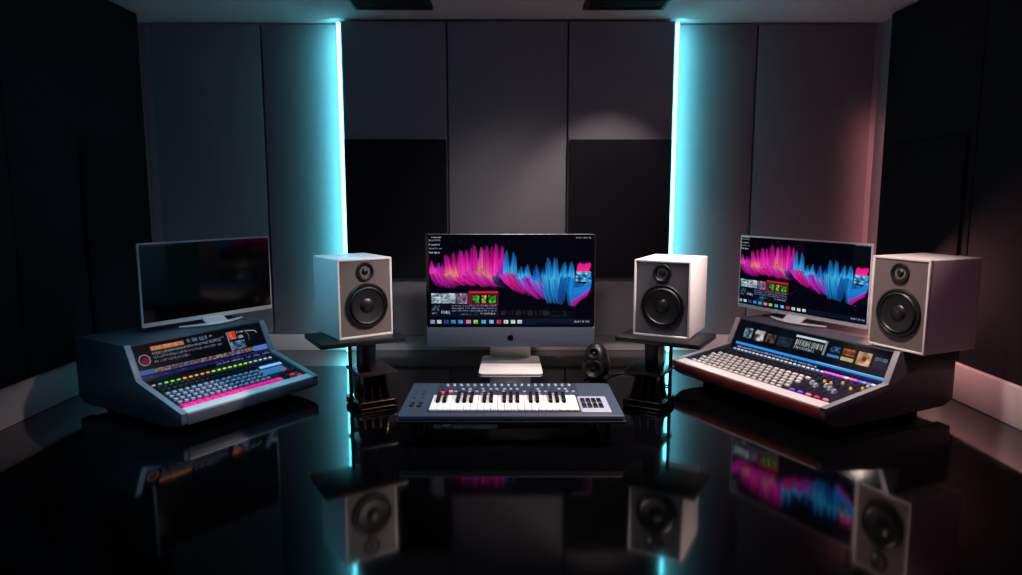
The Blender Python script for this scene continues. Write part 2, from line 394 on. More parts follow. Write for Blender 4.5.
wall_panel(.264, .757, 3.340, Z0, Z1, 'acoustic_panel', 'tall grey fabric wall panel with warm spot, left of the right light strip', 'panel', GP)
wall_panel(.784, 1.156, 3.402, Z0, Z1, 'acoustic_panel', 'tall grey fabric wall panel lit cyan, right of the right light strip', 'panel', GP)
wall_panel(1.156, 1.712, 3.402, Z0, Z1, 'acoustic_panel', 'tall pink-tinged fabric wall panel, far right of the back wall', 'panel', GP)
GD = 'black square absorbers on the back wall'
wall_panel(-.780, -.299, 3.31, .372, 1.019, 'sound_absorber', 'black square absorber panel on back wall, above left white speaker', 'foam', GD, 'sound absorber', 3.340)
wall_panel(.267, .752, 3.31, .372, 1.019, 'sound_absorber', 'black square absorber panel on back wall, above right white stand speaker', 'foam', GD, 'sound absorber', 3.340)
# light strips in the step between the panels
for s, w in ((-1, 'left'), (1, 'right')):
    xe = -.785 if s < 0 else .757
    o = MB().box((xe + s*.0105, 3.357, (Z1+.002)/2), (.016, .020, Z1-.004), .003).build('light_strip', M['led'])
    tag(o, 'glowing cyan vertical light strip on the back wall, %s one' % w, 'light strip', 'cyan light strips')
# dark fabric on the side walls
GS = 'dark fabric panels on the side walls'
def side_panel(s, y0, y1, xi, z0, z1, name, label, m, XO=None):
    XO = XO or XW
    o = MB().box((s*(xi+XO)/2, (y0+y1)/2, (z0+z1)/2), (XO-xi, y1-y0-.006, z1-z0), .006).build(name, M[m])
    tag(o, label, 'acoustic panel', GS)
for s, w in ((-1, 'left'), (1, 'right')):
    xi = 1.655 if s < 0 else 1.686
    side_panel(s, 2.34 if s < 0 else 2.585, 3.235, xi, .138, 1.558, 'dark_wall_panel', 'tall black fabric panel on %s wall, farthest from the viewer' % w, 'sidefab')
    side_panel(s, 1.05, 2.34 if s < 0 else 2.585, xi, .138, 1.558, 'dark_wall_panel', 'tall black fabric panel on %s wall, nearest at picture edge' % w, 'sidefab')
    side_panel(s, 2.72 if s < 0 else 2.62, 3.15, xi-.014, .19, .985, 'bass_absorber', 'low black absorber block standing out from the %s wall' % w, 'sidefab2', xi+.0005)
# ceiling vents
for x0, x1, w in ((-.665, -.333, 'left'), (.307, .650, 'right')):
    t = thing('ceiling_vent', 'black rectangular vent in the ceiling, %s one' % w, 'vent', ((x0+x1)/2, 2.94, ZC), 0, 'black ceiling vents')
    hw = (x1-x0)/2
    fr = MB()
    for sx in (-1, 1): fr.box((sx*(hw-.009), 0, -.008), (.018, .36, .02), .002)
    for sy in (-1, 1): fr.box((0, sy*.171, -.008), (2*hw-.03, .018, .02), .002)
    fr.build('frame', M['vent'], t)
    MB().box((0, 0, -.003), (2*hw-.03, .33, .008)).build('backing', M['gap'], t)
    sl = MB()
    for k in range(9): sl.box((0, -.14 + k*.035, -.01), (2*hw-.036, .018, .003), 0, Matrix.Translation((0, 0, 0)))
    sl.build('slats', M['vent'], t)

# ------------------------------------------------------------------ speakers
def driver(parent, name, x, z, r, m_ring=None):
    """front faces -y; built about the baffle plane y=0"""
    R = Matrix.Translation((x, 0, z)) @ Matrix.Rotation(PI/2, 4, 'X')
    d = MB().lathe([(r, -.004), (r, .006), (r*.975, .009), (r*.90, .009), (r*.87, .006), (r*.86, .0012), (0, .0012)], 64, R).build(name, M['black'], parent)
    MB().lathe([(r*.875, .0045), (r*.84, .0095), (r*.79, .0115), (r*.74, .0095), (r*.71, .004)], 64, R).build('surround', M['rubber'], d)
    MB().lathe([(r*.725, .008), (r*.60, .0058), (r*.40, .0032), (r*.30, .0022)], 64, R).build('cone', M['cone'], d)
    MB().lathe([(r*.34, .0024), (r*.30, .006), (r*.2, .0095), (r*.1, .0108), (0, .011)], 48, R).build('dust_cap', M['cap'], d)
    return d
def speaker(name, label, loc, rz, w, d, h, baffle, group):
    t = thing(name, label, 'speaker', loc, rz, group)
    # shell open at the front, with the baffle set back inside its rim
    cab = MB(); e = .008
    cab.box((0, d/2+.006, h/2), (w, d-.012, h), .004, seg=3)
    for sx in (-1, 1): cab.box((sx*(w/2-e/2), .008, h/2), (e, .016, h), .002)
    for z in (e/2, h-e/2): cab.box((0, .008, z), (w-.002, .016, e), .002)
    cab.build('cabinet', M['white'], t)
    b = MB().box((0, .0075, h/2), (w-2*e+.001, .009, h-2*e+.001)).build('baffle', M[baffle], t)
    wo = driver(t, 'woofer', .004*w/.2, h*.405, w*.385)
    tw = MB()
    R = Matrix.Translation((0, 0, h*.832)) @ Matrix.Rotation(PI/2, 4, 'X'); r = w*.162
    two = tw.lathe([(r, -.004), (r, .003), (r*.94, .006), (r*.8, .006), (r*.55, -.001), (r*.42, -.003), (r*.40, -.004)], 48, R).build('tweeter', M['black'], t)
    MB().lathe([(r*.42, -.003), (r*.36, .001), (r*.22, .004), (0, .005)], 32, R).build('dome', M['cap'], two)
    for o in (wo, two): o.location.y = .003
    return t
GSP = 'white two-way studio speakers'
speaker('studio_speaker', 'white speaker with taupe front on the left stand', (-.5028, 2.40, .2720), .6338, .2024, .2216, .2763, 'baffleL', GSP)
speaker('studio_speaker', 'white speaker with dark grey front on the stand right of the computer', (.5214, 2.40, .2720), -.4796, .1996, .2545, .2690, 'baffleR', GSP)

# ------------------------------------------------------------------ speaker stands
def stand(label, loc, rz, s):
    t = thing('speaker_stand', label, 'speaker stand', loc, rz, 'black speaker stands')
    # shelf
    MB().plate(rrect(-.150, -.112, .150, .112, .006, 3), .2555, .2718, .002, Matrix.Translation((s*.068, -.032, 0))).build('shelf', M['black'], t)
    MB().plate(rrect(-.07, -.082, .07, .082, .005, 3), .1265, .1385, .002).build('middle_plate', M['plateb'], t)
    # leaning upper column (front slab plus back slab)
    MB().prism([(-.042, .1385), (.028, .1385), (.018, .2555), (-.058, .2555)], -.025+s*.022, .025+s*.022, .003).build('column', M['black'], t)
    # thin rod behind
    MB().cyl((s*.064, .045, .137), .007, .237, n=16).build('rod', M['black'], t)
    # fins flaring out to the base
    for k in range(4):
        a = -.048 + .032*k
        f = MB().prism([(-.055, .03), (.05, .03), (.035, .1265), (-.035, .1265)], -.0045, .0045, .0015,
                       Matrix.Translation((a, 0, 0)) @ Matrix(((1, 0, (a*-.25)/.0965*1.0, -(a*-.25)/.0965*.03), (0, 1, 0, 0), (0, 0, 1, 0), (0, 0, 0, 1)))).build('fin', M['bronze'], t)
    MB().box((0, .006, .078), (.085, .05, .094)).build('core', M['blackgloss'], t)
    # low base box with a metal band
    b = MB().plate(rrect(-.072, -.066, .072, .066, .014, 5), 0, .031, .003).build('base', M['blackgloss'], t)
    bd = MB()
    o = rrect(-.0745, -.0685, .0745, .0685, .016, 5)
    bd.tube([(x, y, .028) for x, y in o + o[:1]], .0028, 6); bd.tube([(x, y, .006) for x, y in o + o[:1]], .0028, 6)
    for x, y in ((-.066, -.060), (.066, -.060), (-.066, .060), (.066, .060)): bd.cyl((x, y, .017), .0115, .028, n=20, bev=.003)
    bd.build('metal_band', M['bronze'], b)
    return t
stand('black speaker stand carrying the left white speaker', (-.512, 2.50, 0), .52, -1)
stand('black speaker stand carrying the right white speaker', (.507, 2.50, 0), -.52, 1)

# ------------------------------------------------------------------ silver all-in-one computer
cv = waveform_picture()
t = thing('desktop_computer', 'silver all-in-one desktop computer with pink and blue waveform screen', 'computer', (0, 3.08, 0))
Y0 = 3.03-3.08; x0, x1, zb, zt = -.371, .367, .0975, .5955
pts = rrect(x0, zb, x1, zt, .012)
def face_plate(poly, y0, y1, bev=0):  # poly in (x, z)
    return MB().plate([(a, b) for a, b in poly], -y1, -y0, bev, Matrix.Rotation(PI/2, 4, 'X'))
h_ = face_plate(pts, Y0, Y0+.012, .002)
t2 = bmesh.new()
h_.box((0, Y0+.028, (zb+zt)/2), (.62, .036, .38), .016)
h_.build('housing', M['alu'], t)
face_plate(rrect(x0+.001, .186, x1-.001, zt-.001, .011), Y0-.0025, Y0+.001).build('bezel', M['blackgloss'], t)
face_plate(rrect(x0+.001, zb+.001, x1-.001, .187, .011), Y0-.003, Y0+.001, .001).build('chin', M['chin'], t)
sx0, sx1, sz0, sz1 = -.356, .352, .192, .583
scr = link(bpy.data.objects.new('screen', cv.mesh('screen', [(sx0, Y0-.0032, sz1), (sx1, Y0-.0032, sz1), (sx1, Y0-.0032, sz0), (sx0, Y0-.0032, sz0)])), t)
scr.data.materials.append(M['screen'])
# emblem on the chin: a bitten fruit with a leaf
lg = []
for k in range(48):
    a = 2*PI*k/48; r = .0150*(1 + .05*math.cos(2*a))
    x, z = r*math.cos(a)*.93, r*math.sin(a)
    if z > .009: z -= .0035*math.exp(-(x/.0045)**2)
    if z < -.009: z += .0022*math.exp(-(x/.0038)**2)
    dx, dz = x-.0185, z-.001
    dd = math.hypot(dx, dz)
    if dd < .0085: x, z = .0185 + dx/dd*.0085, .001 + dz/dd*.0085
    lg.append((x, z))
leaf = [(.0005 + .0075*u, .0165 + .0085*u + sgn*.0028*math.sin(PI*u)) for sgn, us in ((1, [i/6 for i in range(7)]), (-1, [1-i/6 for i in range(1, 6)])) for u in us]
lm = face_plate(lg, Y0-.0040, Y0-.0029)
lm.plate(leaf, -(Y0-.0029), -(Y0-.0040), 0, Matrix.Rotation(PI/2, 4, 'X'))
lgo = lm.build('emblem', M['logo'], t); lgo.location = (-.002, 0, .139)
# bent stand: neck and foot
MB().prism([(.045, .20), (.058, .20), (.150, .012), (.140, .004)], -.098, .091, .002).build('neck', M['foot'], t)
MB().plate([(x*(1 - .04*(y > 0)), y) for x, y in rrect(-.140, -.163, .137, .165, .022)], 0, .0085, .003).build('foot', M['foot'], t)
tag(t.children[-1], 'pale silver foot')

# ------------------------------------------------------------------ mixing consoles
def console(name, label, c, zbot, side_mat, rail_mat):
    x, y, th, W, z0, z1, yk, zk, yt, zt, yb = c
    t = thing(name, label, 'mixing console', (x, y, 0), th, 'mixing consoles')
    e = .022; wi = W/2 - e
    ck = [(.006, z0), (0, z0+.008), (0, z1+.003), (yk-.003, zk+.006), (yt-.004, zt+.002), (yt+.004, zt+.004), (yb, zt+.004), (yb, zbot+.02), (yb-.05, zbot), (.10, zbot), (.05, zbot+.004)]
    for s in (-1, 1):
        p = MB().prism(ck, s*(W/2), s*wi, .0025).build('side_panel', M[side_mat], t)
        # pale band that follows the cheek's front edge
        off = [(0, z1+.003), (yk-.003, zk+.006), (yt-.004, zt+.002)]
        tr = MB()
        for (a, b), (a2, b2) in zip(off, off[1:]):
            L = math.hypot(a2-a, b2-b); ang = math.atan2(b2-b, a2-a)
            tr.box(((a+a2)/2, 0, 0), (1, 1, 1), 0, Matrix.Scale(0, 4)) if False else None
            Mx = Matrix.Translation((s*(W/2-e/2), (a+a2)/2, (b+b2)/2)) @ Matrix.Rotation(ang, 4, 'X')
            tr.box((0, 0, .0012), (e, L+.002, .0035), .001, Mx)
        tr.build('edge_trim', M['trim'], p)
    body = [(.012, z0+.002), (.012, z1-.012), (yk, zk-.010), (yt+.008, zt-.004), (yt+.008, zt), (yb-.006, zt), (yb-.006, zbot+.02), (yb-.06, zbot+.004), (.10, zbot+.004), (.05, zbot+.006)]
    MB().prism(body, -wi, wi).build('cabinet', M[side_mat], t)
    MB().prism([(0, z0), (.02, z0), (.02, z1-.004), (0, z1-.002)], -wi, wi, .0015).build('front_rail', M[rail_mat], t)
    MB().box((0, yb*.52, zbot/2+.002), (W*.80, yb*.72, zbot+.004)).build('plinth', M['gap'], t)
    # local frames on the sloped bed and on the upright bridge
    ang = math.atan2(zk-z1, yk); Lb = math.hypot(zk-z1, yk)
    bed = Matrix.Translation((0, 0, z1-.004)) @ Matrix.Rotation(ang, 4, 'X')
    MB().box((0, Lb/2, -.003), (2*wi, Lb-.002, .006), 0, bed).build('control_surface', M['bed'], t)
    ang2 = math.atan2(zt-zk, yt-yk); L2 = math.hypot(zt-zk, yt-yk)
    br = Matrix.Translation((0, yk, zk-.003)) @ Matrix.Rotation(ang2, 4, 'X')
    return t, wi, bed, Lb, br, L2, ang, ang2

def key_mesh(name, sx, sy, sz, m, taper=.82):
    b = bmesh.new(); bmesh.ops.create_cube(b, size=1); bmesh.ops.scale(b, vec=(sx, sy, sz), verts=b.verts)
    bmesh.ops.translate(b, vec=(0, 0, sz/2), verts=b.verts)
    for v in b.verts:
        if v.co.z > sz*.5: v.co.x *= taper; v.co.y *= taper
    bmesh.ops.bevel(b, geom=[e for e in b.edges if e.verts[0].co.z > sz*.5 and e.verts[1].co.z > sz*.5], offset=min(sx, sy)*.10, segments=1, affect='EDGES')
    me = bpy.data.meshes.new(name); b.to_mesh(me); b.free(); me.materials.append(m); return me
def knob_mesh(name, r, hgt, m):
    k = MB().lathe([(r, 0), (r, hgt*.55), (r*.8, hgt*.62), (r*.72, hgt), (0, hgt)], 20); k.box((0, r*.45, hgt), (r*.18, r*.5, r*.12))
    me = bpy.data.meshes.new(name); k.bm.to_mesh(me); k.bm.free(); me.materials.append(m); return me
def put(name, me, parent, Mx, x, y, z=0.0, label=None):
    o = link(bpy.data.objects.new(name, me), parent)
    o.matrix_local = Mx @ Matrix.Translation((x, y, z))
    if label: o['label'] = label
    return o
def display(name, cvs, parent, br, L2, wi, m, v0=0.0, v1=1.0, z=.0012, x0=None, x1=None):
    """cvs painted with v=0 at the top; the bridge's local y runs upward"""
    x0 = -wi if x0 is None else x0; x1 = wi if x1 is None else x1
    P = [br @ Vector(p) for p in ((x0, L2*v1, z), (x1, L2*v1, z), (x1, L2*v0, z), (x0, L2*v0, z))]
    o = link(bpy.data.objects.new(name, cvs.mesh(name, P)), parent); o.data.materials.append(m); return o

# ---- left console
cl = (-.8915, 2.3774, 1.0163, .5691, .0368, .0725, .2458, .1417, .3033, .2598, .6157)
t, wi, bed, Lb, br, L2, ang, ang2 = console('mixing_console', 'blue-grey mixing console with pink key row, left of the left speaker', cl, .022, 'conL', 'conL')
LC = t
MB().box((0, L2/2, -.003), (2*wi, L2, .006), 0, br).build('meter_bridge', M['blackgloss'], t)
W_ = 330; H_ = 84
cvL = Canvas(W_, H_, (7, 8, 15))
ux = lambda x: (x + wi)/(2*wi); vz = lambda z: 1-(z-.1417)/(.2598-.1417)
cvL.rect(ux(-.195), vz(.250), ux(-.072), vz(.236), (178, 104, 60)); cvL.text(ux(-.188), ux(-.078), vz(.2485), .085, (228, 170, 120), .1)
cvL.text(ux(-.06), ux(.025), vz(.252), .13, (120, 150, 185)); cvL.text(ux(.035), ux(.05), vz(.25), .06, (150, 150, 155))
cvL.disc(ux(-.228), vz(.211), .040, (120, 125, 135), 0, 1.0); cvL.disc(ux(-.228), vz(.211), .033, (12, 10, 14)); cvL.disc(ux(-.226), vz(.207), .026, (110, 14, 36))
for z, c in ((.231, (150, 155, 165)), (.217, (125, 130, 140)), (.203, (150, 120, 140))):
    cvL.text(ux(-.195), ux(.075 if z > .21 else -.06), vz(z), .075, c, .12)
cvL.line([(ux(-.19), vz(.221)), (ux(.09), vz(.236))], [(70, 72, 80), (110, 112, 120)], (.7, .7), 1)
cvL.rect(ux(.103), vz(.248), ux(.108), vz(.178), (120, 125, 140))
cvL.rect(ux(.11), vz(.248), ux(.142), vz(.220), (225, 75, 45)); cvL.cloud(ux(.112), vz(.246), ux(.14), vz(.222), [(225, 75, 45), (160, 40, 32), (245, 125, 80)], 3, 2)
cvL.text(ux(.147), ux(.178), vz(.245), .07, (190, 195, 205)); cvL.text(ux(.15), ux(.175), vz(.230), .10, (215, 220, 225))
cvL.rect(ux(.11), vz(.212), ux(.172), vz(.182), (40, 75, 120)); cvL.cloud(ux(.11), vz(.212), ux(.172), vz(.182), [(150, 190, 225), (60, 110, 165), (25, 40, 70)], 5, 3)
cvL.line([(ux(.182), vz(.246)), (ux(.196), vz(.23)), (ux(.192), vz(.205))], [(130, 140, 155), (80, 85, 100)], (.8, .7), 1)
cvL.line([(ux(.19), vz(.243)), (ux(.228), vz(.238)), (ux(.236), vz(.228))], [(140, 160, 180), (120, 180, 210)], (.9, .8), 1.2)
cols = [(220, 200, 160), (225, 150, 90), (200, 60, 60), (160, 170, 190), (120, 180, 210), (230, 220, 120), (190, 190, 200), (210, 90, 150), (170, 150, 190)]
cvL.rect(0, vz(.178), 1, vz(.164), (50, 60, 95)); cvL.noise(.06, vz(.178), .9, vz(.165), [tuple(v*.72 for v in c) for c in cols], .8, 3, 3)
cvL.rect(0, vz(.180), .1, vz(.164), (45, 90, 140)); cvL.rect(.88, vz(.180), 1, vz(.162), (85, 115, 200))
cvL.rect(0, vz(.160), 1, vz(.150), (26, 26, 84)); cvL.noise(0, vz(.159), 1, vz(.151), [(50, 60, 150), (24, 24, 80)], .4, 4, 2)
cvL.text(.55, 1, vz(.148), .05, (150, 160, 210), .3)
display('display', cvL, t, br, L2, wi, M['meter'], .0, .97)
MB().box((0, .019, .004), (2*wi-.002, .034, .012), .004, bed).build('armrest', M['arm'], t)
# key rows, front to back
K = key_mesh('key_cap', .0150, .0105, .007, M['key'], .9)
for r in range(4):
    for k in range(16): put('key_cap', K, t, bed, -.236 + k*.0236, .082 + r*.0225, 0)
KP = key_mesh('pink_key', .0245, .020, .008, M['pink'], .9)
for k in range(15): put('pink_key', KP, t, bed, -.236 + k*.0272, .054, 0, 'pink key in the front row')
KD = key_mesh('dark_key', .013, .010, .008, M['keyd'])
for r in range(2):
    for k in range(24): put('dark_key', KD, t, bed, -.238 + k*.0208, .176 + r*.021, 0)
for k in range(22):
    c = ('rose' if k == 0 else 'teal' if k == 1 else 'green' if k < 5 else 'orange' if k < 10 else 'lime' if k < 17 else 'white')
    me = key_mesh('light_button', .0125, .006, .0035, G[c]); put('light_button', me, t, bed, -.240 + k*.0228, .2235, 0, c + ' lit button')
put('touchpad', key_mesh('touchpad', .105, .040, .005, M['pad'], .92), t, bed, .180, .128, 0, 'pale blue touchpad')
put('fader_strip', key_mesh('fader_strip', .10, .012, .005, G['paleblue'], .95), t, bed, .195, .165, 0, 'pale blue fader strip')
KN = knob_mesh('knob', .010, .012, M['keyd'])
for x, y in ((.185, .085), (.212, .088), (.185, .058), (.238, .092)): put('knob', KN, t, bed, x, y)
KR = key_mesh('red_button', .018, .011, .006, G['red'])
for x, y in ((.216, .066), (.214, .108), (.236, .050)): put('red_button', KR, t, bed, x, y, 0, 'red lit button')

# ---- right console
cr = (.8166, 2.4446, -1.1103, .7418, .0628, .0977, .2964, .1379, .3461, .2463, .6477)
t, wi, bed, Lb, br, L2, ang, ang2 = console('mixing_console', 'charcoal mixing console with white keys and red-brown front, right side', cr, .030, 'conR', 'redwood')
RC = t
MB().box((0, L2/2, -.003), (2*wi, L2, .006), 0, br).build('meter_bridge', M['blackgloss'], t)
cvR = Canvas(400, 72, (5, 9, 18))
ux = lambda x: (x + wi)/(2*wi); vz = lambda z: 1-(z-.1379)/(.2463-.1379)
def tile(x0, x1, z1, z0, bg, cols, p=.55, cw=3, ch=3):
    cvR.rect(ux(x0), vz(z1), ux(x1), vz(z0), bg); cvR.cloud(ux(x0), vz(z1), ux(x1), vz(z0), cols + [bg], 5, 4)
tile(-.305, -.262, .222, .182, (60, 85, 105), [(150, 190, 210), (40, 60, 80)], .6, 4, 4)
tile(-.248, -.198, .222, .182, (200, 198, 190), [(240, 240, 235), (60, 60, 66)], .5, 4, 4)
tile(-.185, -.140, .218, .184, (56, 46, 44), [(110, 90, 80), (30, 26, 28)], .4)
tile(-.128, -.058, .218, .184, (30, 38, 52), [(40, 60, 80), (22, 28, 38)], .4)
tile(-.050, .092, .238, .184, (12, 14, 18), [(22, 24, 30)], .3)
cvR.rect(ux(-.05), vz(.238), ux(.092), vz(.230), (190, 215, 220)); cvR.rect(ux(.084), vz(.238), ux(.092), vz(.188), (130, 140, 150))
cvR.text(ux(-.042), ux(.08), vz(.222), .20, (235, 240, 242), .1); cvR.text(ux(-.042), ux(.05), vz(.197), .10, (200, 205, 210))
tile(.112, .152, .225, .205, (30, 60, 110), [(90, 150, 215), (20, 40, 80)], .6); cvR.rect(ux(.105), vz(.197), ux(.155), vz(.187), (60, 125, 190))
cvR.rect(ux(.163), vz(.226), ux(.212), vz(.204), (165, 78, 28)); cvR.cloud(ux(.163), vz(.226), ux(.212), vz(.204), [(215, 115, 50), (90, 40, 18), (150, 70, 30)], 5, 2); cvR.rect(ux(.163), vz(.198), ux(.212), vz(.186), (190, 170, 130))
cvR.rect(ux(.224), vz(.228), ux(.276), vz(.185), (225, 160, 105)); cvR.cloud(ux(.224), vz(.228), ux(.276), vz(.185), [(245, 210, 170), (235, 130, 50), (215, 150, 100)], 4, 3); cvR.disc(ux(.25), vz(.207), .012, (90, 35, 20))
tile(.288, .335, .224, .188, (16, 28, 44), [(24, 44, 64)], .4); cvR.text(ux(.288), ux(.335), vz(.222), .12, (110, 150, 170))
cvR.rect(.03, vz(.162), 1, vz(.153), (45, 150, 245)); cvR.rect(.6, vz(.162), 1, vz(.159), (130, 200, 255)); cvR.rect(.03, vz(.152), 1, vz(.147), (12, 40, 90))
cvR.text(.05, .62, vz(.146), .07, (190, 210, 245), .12)
display('display', cvR, t, br, L2, wi, M['meter'], .0, .97)
MB().box((0, .026, .004), (2*wi-.002, .048, .012), .004, bed).build('armrest', M['arm'], t)
K = key_mesh('key_cap', .0172, .0118, .0065, M['keyw'], .92)
for r in range(6):
    for k in range(16): put('key_cap', K, t, bed, -.316 + k*.0290 + (.0145 if r % 2 else 0), .070 + r*.0255, 0)
KD = key_mesh('dark_key', .013, .010, .008, M['keyd'])
for r in range(2):
    for k in range(24): put('dark_key', KD, t, bed, -.322 + k*.0200, .228 + r*.023, 0)
for k in range(22): put('status_light', key_mesh('status_light', .012, .006, .004, G['white'] if k % 4 else G['paleblue']), t, bed, -.310 + k*.0205, .283, 0)
for k in range(12):
    c = 'purple' if k < 5 else ('white', 'rose', 'purple', 'violet', 'blue', 'violet', 'paleblue')[k-5]
    put('light_button', key_mesh('light_button', .0160, .010, .004, G[c]), t, bed, .134 + k*.0172, .286, 0, c + ' lit button')
KA = knob_mesh('knob', .0055, .009, G['amber']); KN = knob_mesh('knob', .0065, .009, M['keyd'])  # amber knobs take the same emissive colours as the buttons
for r in range(3):
    for k in range(7):
        put('knob', KA if (r*7+k) in (1, 2, 5, 10, 13, 20) else KN, t, bed, .172 + k*.0255, .205 + r*.026, 0)
KF = key_mesh('fader_cap', .010, .020, .012, M['key'], .7)
for k, y in enumerate((.165, .150, .172, .158, .145)):
    MB().box((.180 + k*.026, .150, .0012), (.003, .075, .0016), 0, bed).build('fader_slot', M['keyd'], t)
    put('fader_cap', KF, t, bed, .180 + k*.026, y, .001)
for k, c in enumerate(('violet', 'violet', 'rose', 'red', 'rose')):
    put('light_button', key_mesh('light_button', .018, .010, .005, G[c]), t, bed, .170 + k*.034, .078, 0, c + ' lit button')

# ---- white speaker on the right console
speaker('studio_speaker', 'white speaker standing on the right end of the charcoal console', (1.2853, 2.300, .2508), -1.1549, .2094, .2561, .3089, 'baffleL', GSP)

# ------------------------------------------------------------------ monitors on the consoles
def monitor(label, c, a, b, dth, w, z, h, lit, s):
    x, y, th = c[:3]; zt = c[9] + .004
    X = x + math.cos(th)*a - math.sin(th)*b; Y = y + math.sin(th)*a + math.cos(th)*b
    t = thing('monitor', label, 'monitor', (X, Y, zt), th+dth, 'flat monitors on the consoles')
    zb = z - zt; R = Matrix.Rotation(PI/2, 4, 'X')
    MB().plate(rrect(-w/2, zb, w/2, zb+h, .005, 4), -.010, 0, .0015, R).build('frame', M['frame'], t)
    MB().box((0, .014, zb+h*.5), (w*.7, .012, h*.6), .004).build('back_cover', M['black'], t)
    e, eb = .006, .017
    q = [(-w/2+e, -.0012, zb+h-e), (w/2-e, -.0012, zb+h-e), (w/2-e, -.0012, zb+eb), (-w/2+e, -.0012, zb+eb)]
    if lit:
        o = link(bpy.data.objects.new('screen', cv.mesh('screen', q)), t); o.data.materials.append(M['screen'])
    else:
        MB().plate([(p[0], p[2]) for p in q], 0, .0014, 0, R).build('screen', M['off'], t)
    MB().box((0, -.0015, zb+.0045), (.03, .002, .003)).build('badge', M['foot'], t)
    # bent blade neck running down to a crescent foot
    MB().prism([(.016, zb+.06), (.024, zb+.06), (.020, zb+.01), (-.02, .006), (-.036, .003), (-.036, .007), (-.024, .012), (.012, zb+.012)], -.045, .045, .001).build('neck', M['frame'], t)
    arc = []
    for k in range(21):
        u = -1 + 2*k/20; arc.append((u*.135, -.045 + .050*u*u))
    for k in range(21):
        u = 1 - 2*k/20; arc.append((u*.135, -.012 + .022*u*u))
    MB().plate(arc, 0, .006, .0015).build('foot', M['frame'], t)
    return t
monitor('flat monitor with blank black screen on the blue-grey console', cl, .1416, .4233, -.0565, .5523, .2844, .3081, False, -1)
monitor('flat monitor with waveform screen on the charcoal console', cr, -.1676, .4661, .0463, .6227, .2726, .3160, True, 1)

# ------------------------------------------------------------------ keyboard and its stand
KZ = .098
t = thing('piano_keyboard', 'slate grey piano keyboard with white keys in front of the computer', 'keyboard', (0, 2.06, KZ))
# deck is trapezoid-free: front at y=0, back at y=.39; small slope keeps the back a little higher
MB().plate(rrect(-.347, 0, .347, .375, .008, 4), -.020, 0, .003).build('body', M['kbody'], t)
MB().plate(rrect(-.352, -.004, .352, .379, .010, 4), -.026, -.016, .002).build('base_tray', M['black'], t)
kx0, kx1, ky0, ky1 = -.2560, .2130, .040, .196
MB().box(((kx0+kx1)/2, (ky0+ky1)/2, .0005), (kx1-kx0+.006, ky1-ky0+.006, .002)).build('key_well', M['ebony'], t)
nw = 22; ww = (kx1-kx0)/nw
for k in range(nw):
    o = MB().box((kx0 + ww*(k+.5), (ky0+ky1)/2, .004), (ww*.93, ky1-ky0, .009), .0015).build('white_key', M['ivory'], t)
for k in range(nw-1):
    if k % 7 in (0, 1, 3, 4, 5):
        MB().prism([(ky0+.066, .008), (ky1, .008), (ky1, .020), (ky0+.071, .019)], kx0 + ww*(k+1) - ww*.29, kx0 + ww*(k+1) + ww*.29, .0015).build('black_key', M['ebony'], t)
MB().box((-.012, .286, .001), (.480, .156, .003), .001).build('control_panel', M['kpanel'], t)
B1 = key_mesh('button', .011, .006, .004, M['key'], .85); B2 = knob_mesh('knob', .0055, .006, M['key']); B3 = key_mesh('button', .011, .006, .004, M['keyd'], .85)
I4 = Matrix()
for r in range(3):
    for k in range(20):
        if r < 2 and k < 2: continue
        put('button', B1 if rng.rand() < .5 else B3, t, I4, -.236 + k*.0236 + rng.uniform(-.002, .002), .224 + r*.030, .002)
for k in range(19): put('knob', B2, t, I4, -.222 + k*.0236, .330, .002)
put('record_button', key_mesh('record_button', .022, .015, .006, G['red'], .85), t, I4, -.232, .236, .002, 'red lit button')
put('record_button', key_mesh('record_button', .013, .009, .006, G['rose'], .85), t, I4, -.204, .252, .002, 'small rose button')
for x in (-.318, -.293):
    wl = MB().box((x, .115, .0005), (.013, .05, .002), .0005).build('wheel_slot', M['ebony'], t)
    MB().cyl((x, .115, -.006), .014, .008, n=28, axis='x').build('pitch_wheel', M['rubber'], t)
for k in range(6): put('small_button', key_mesh('small_button', .011, .008, .003, M['keyd']), t, I4, -.322 + (k % 2)*.028, .19 + (k//2)*.035, 0)
MB().plate(rrect(.219, .030, .312, .200, .008, 4), 0, .003, .001).build('pad_frame', M['lilac'], t)
PM = key_mesh('drum_pad', .0145, .040, .005, M['ebony'], .92)
for r in range(2):
    for k in range(4): put('drum_pad', PM, t, I4, .2325 + k*.0178, .092 + r*.055, .003)
t = thing('keyboard_stand', 'low black stand under the slate grey piano keyboard', 'keyboard stand', (0, 2.06, 0))
for s in (-1, 1):
    MB().box((s*.300, .19, KZ-.0315), (.026, .33, .010), .002).build('rest_bar', M['black'], t)
    for yy in (.05, .33):
        MB().prism([(yy-.018, 0), (yy+.018, 0), (yy+.010, KZ-.0365), (yy-.010, KZ-.0365)], s*.300-.010, s*.300+.010, .002).build('leg', M['black'], t)
    MB().box((s*.300, .19, .006), (.028, .34, .012), .003).build('foot_bar', M['black'], t)
MB().cyl((0, .19, KZ-.045), .006, .60, n=12, axis='x').build('cross_bar', M['black'], t)

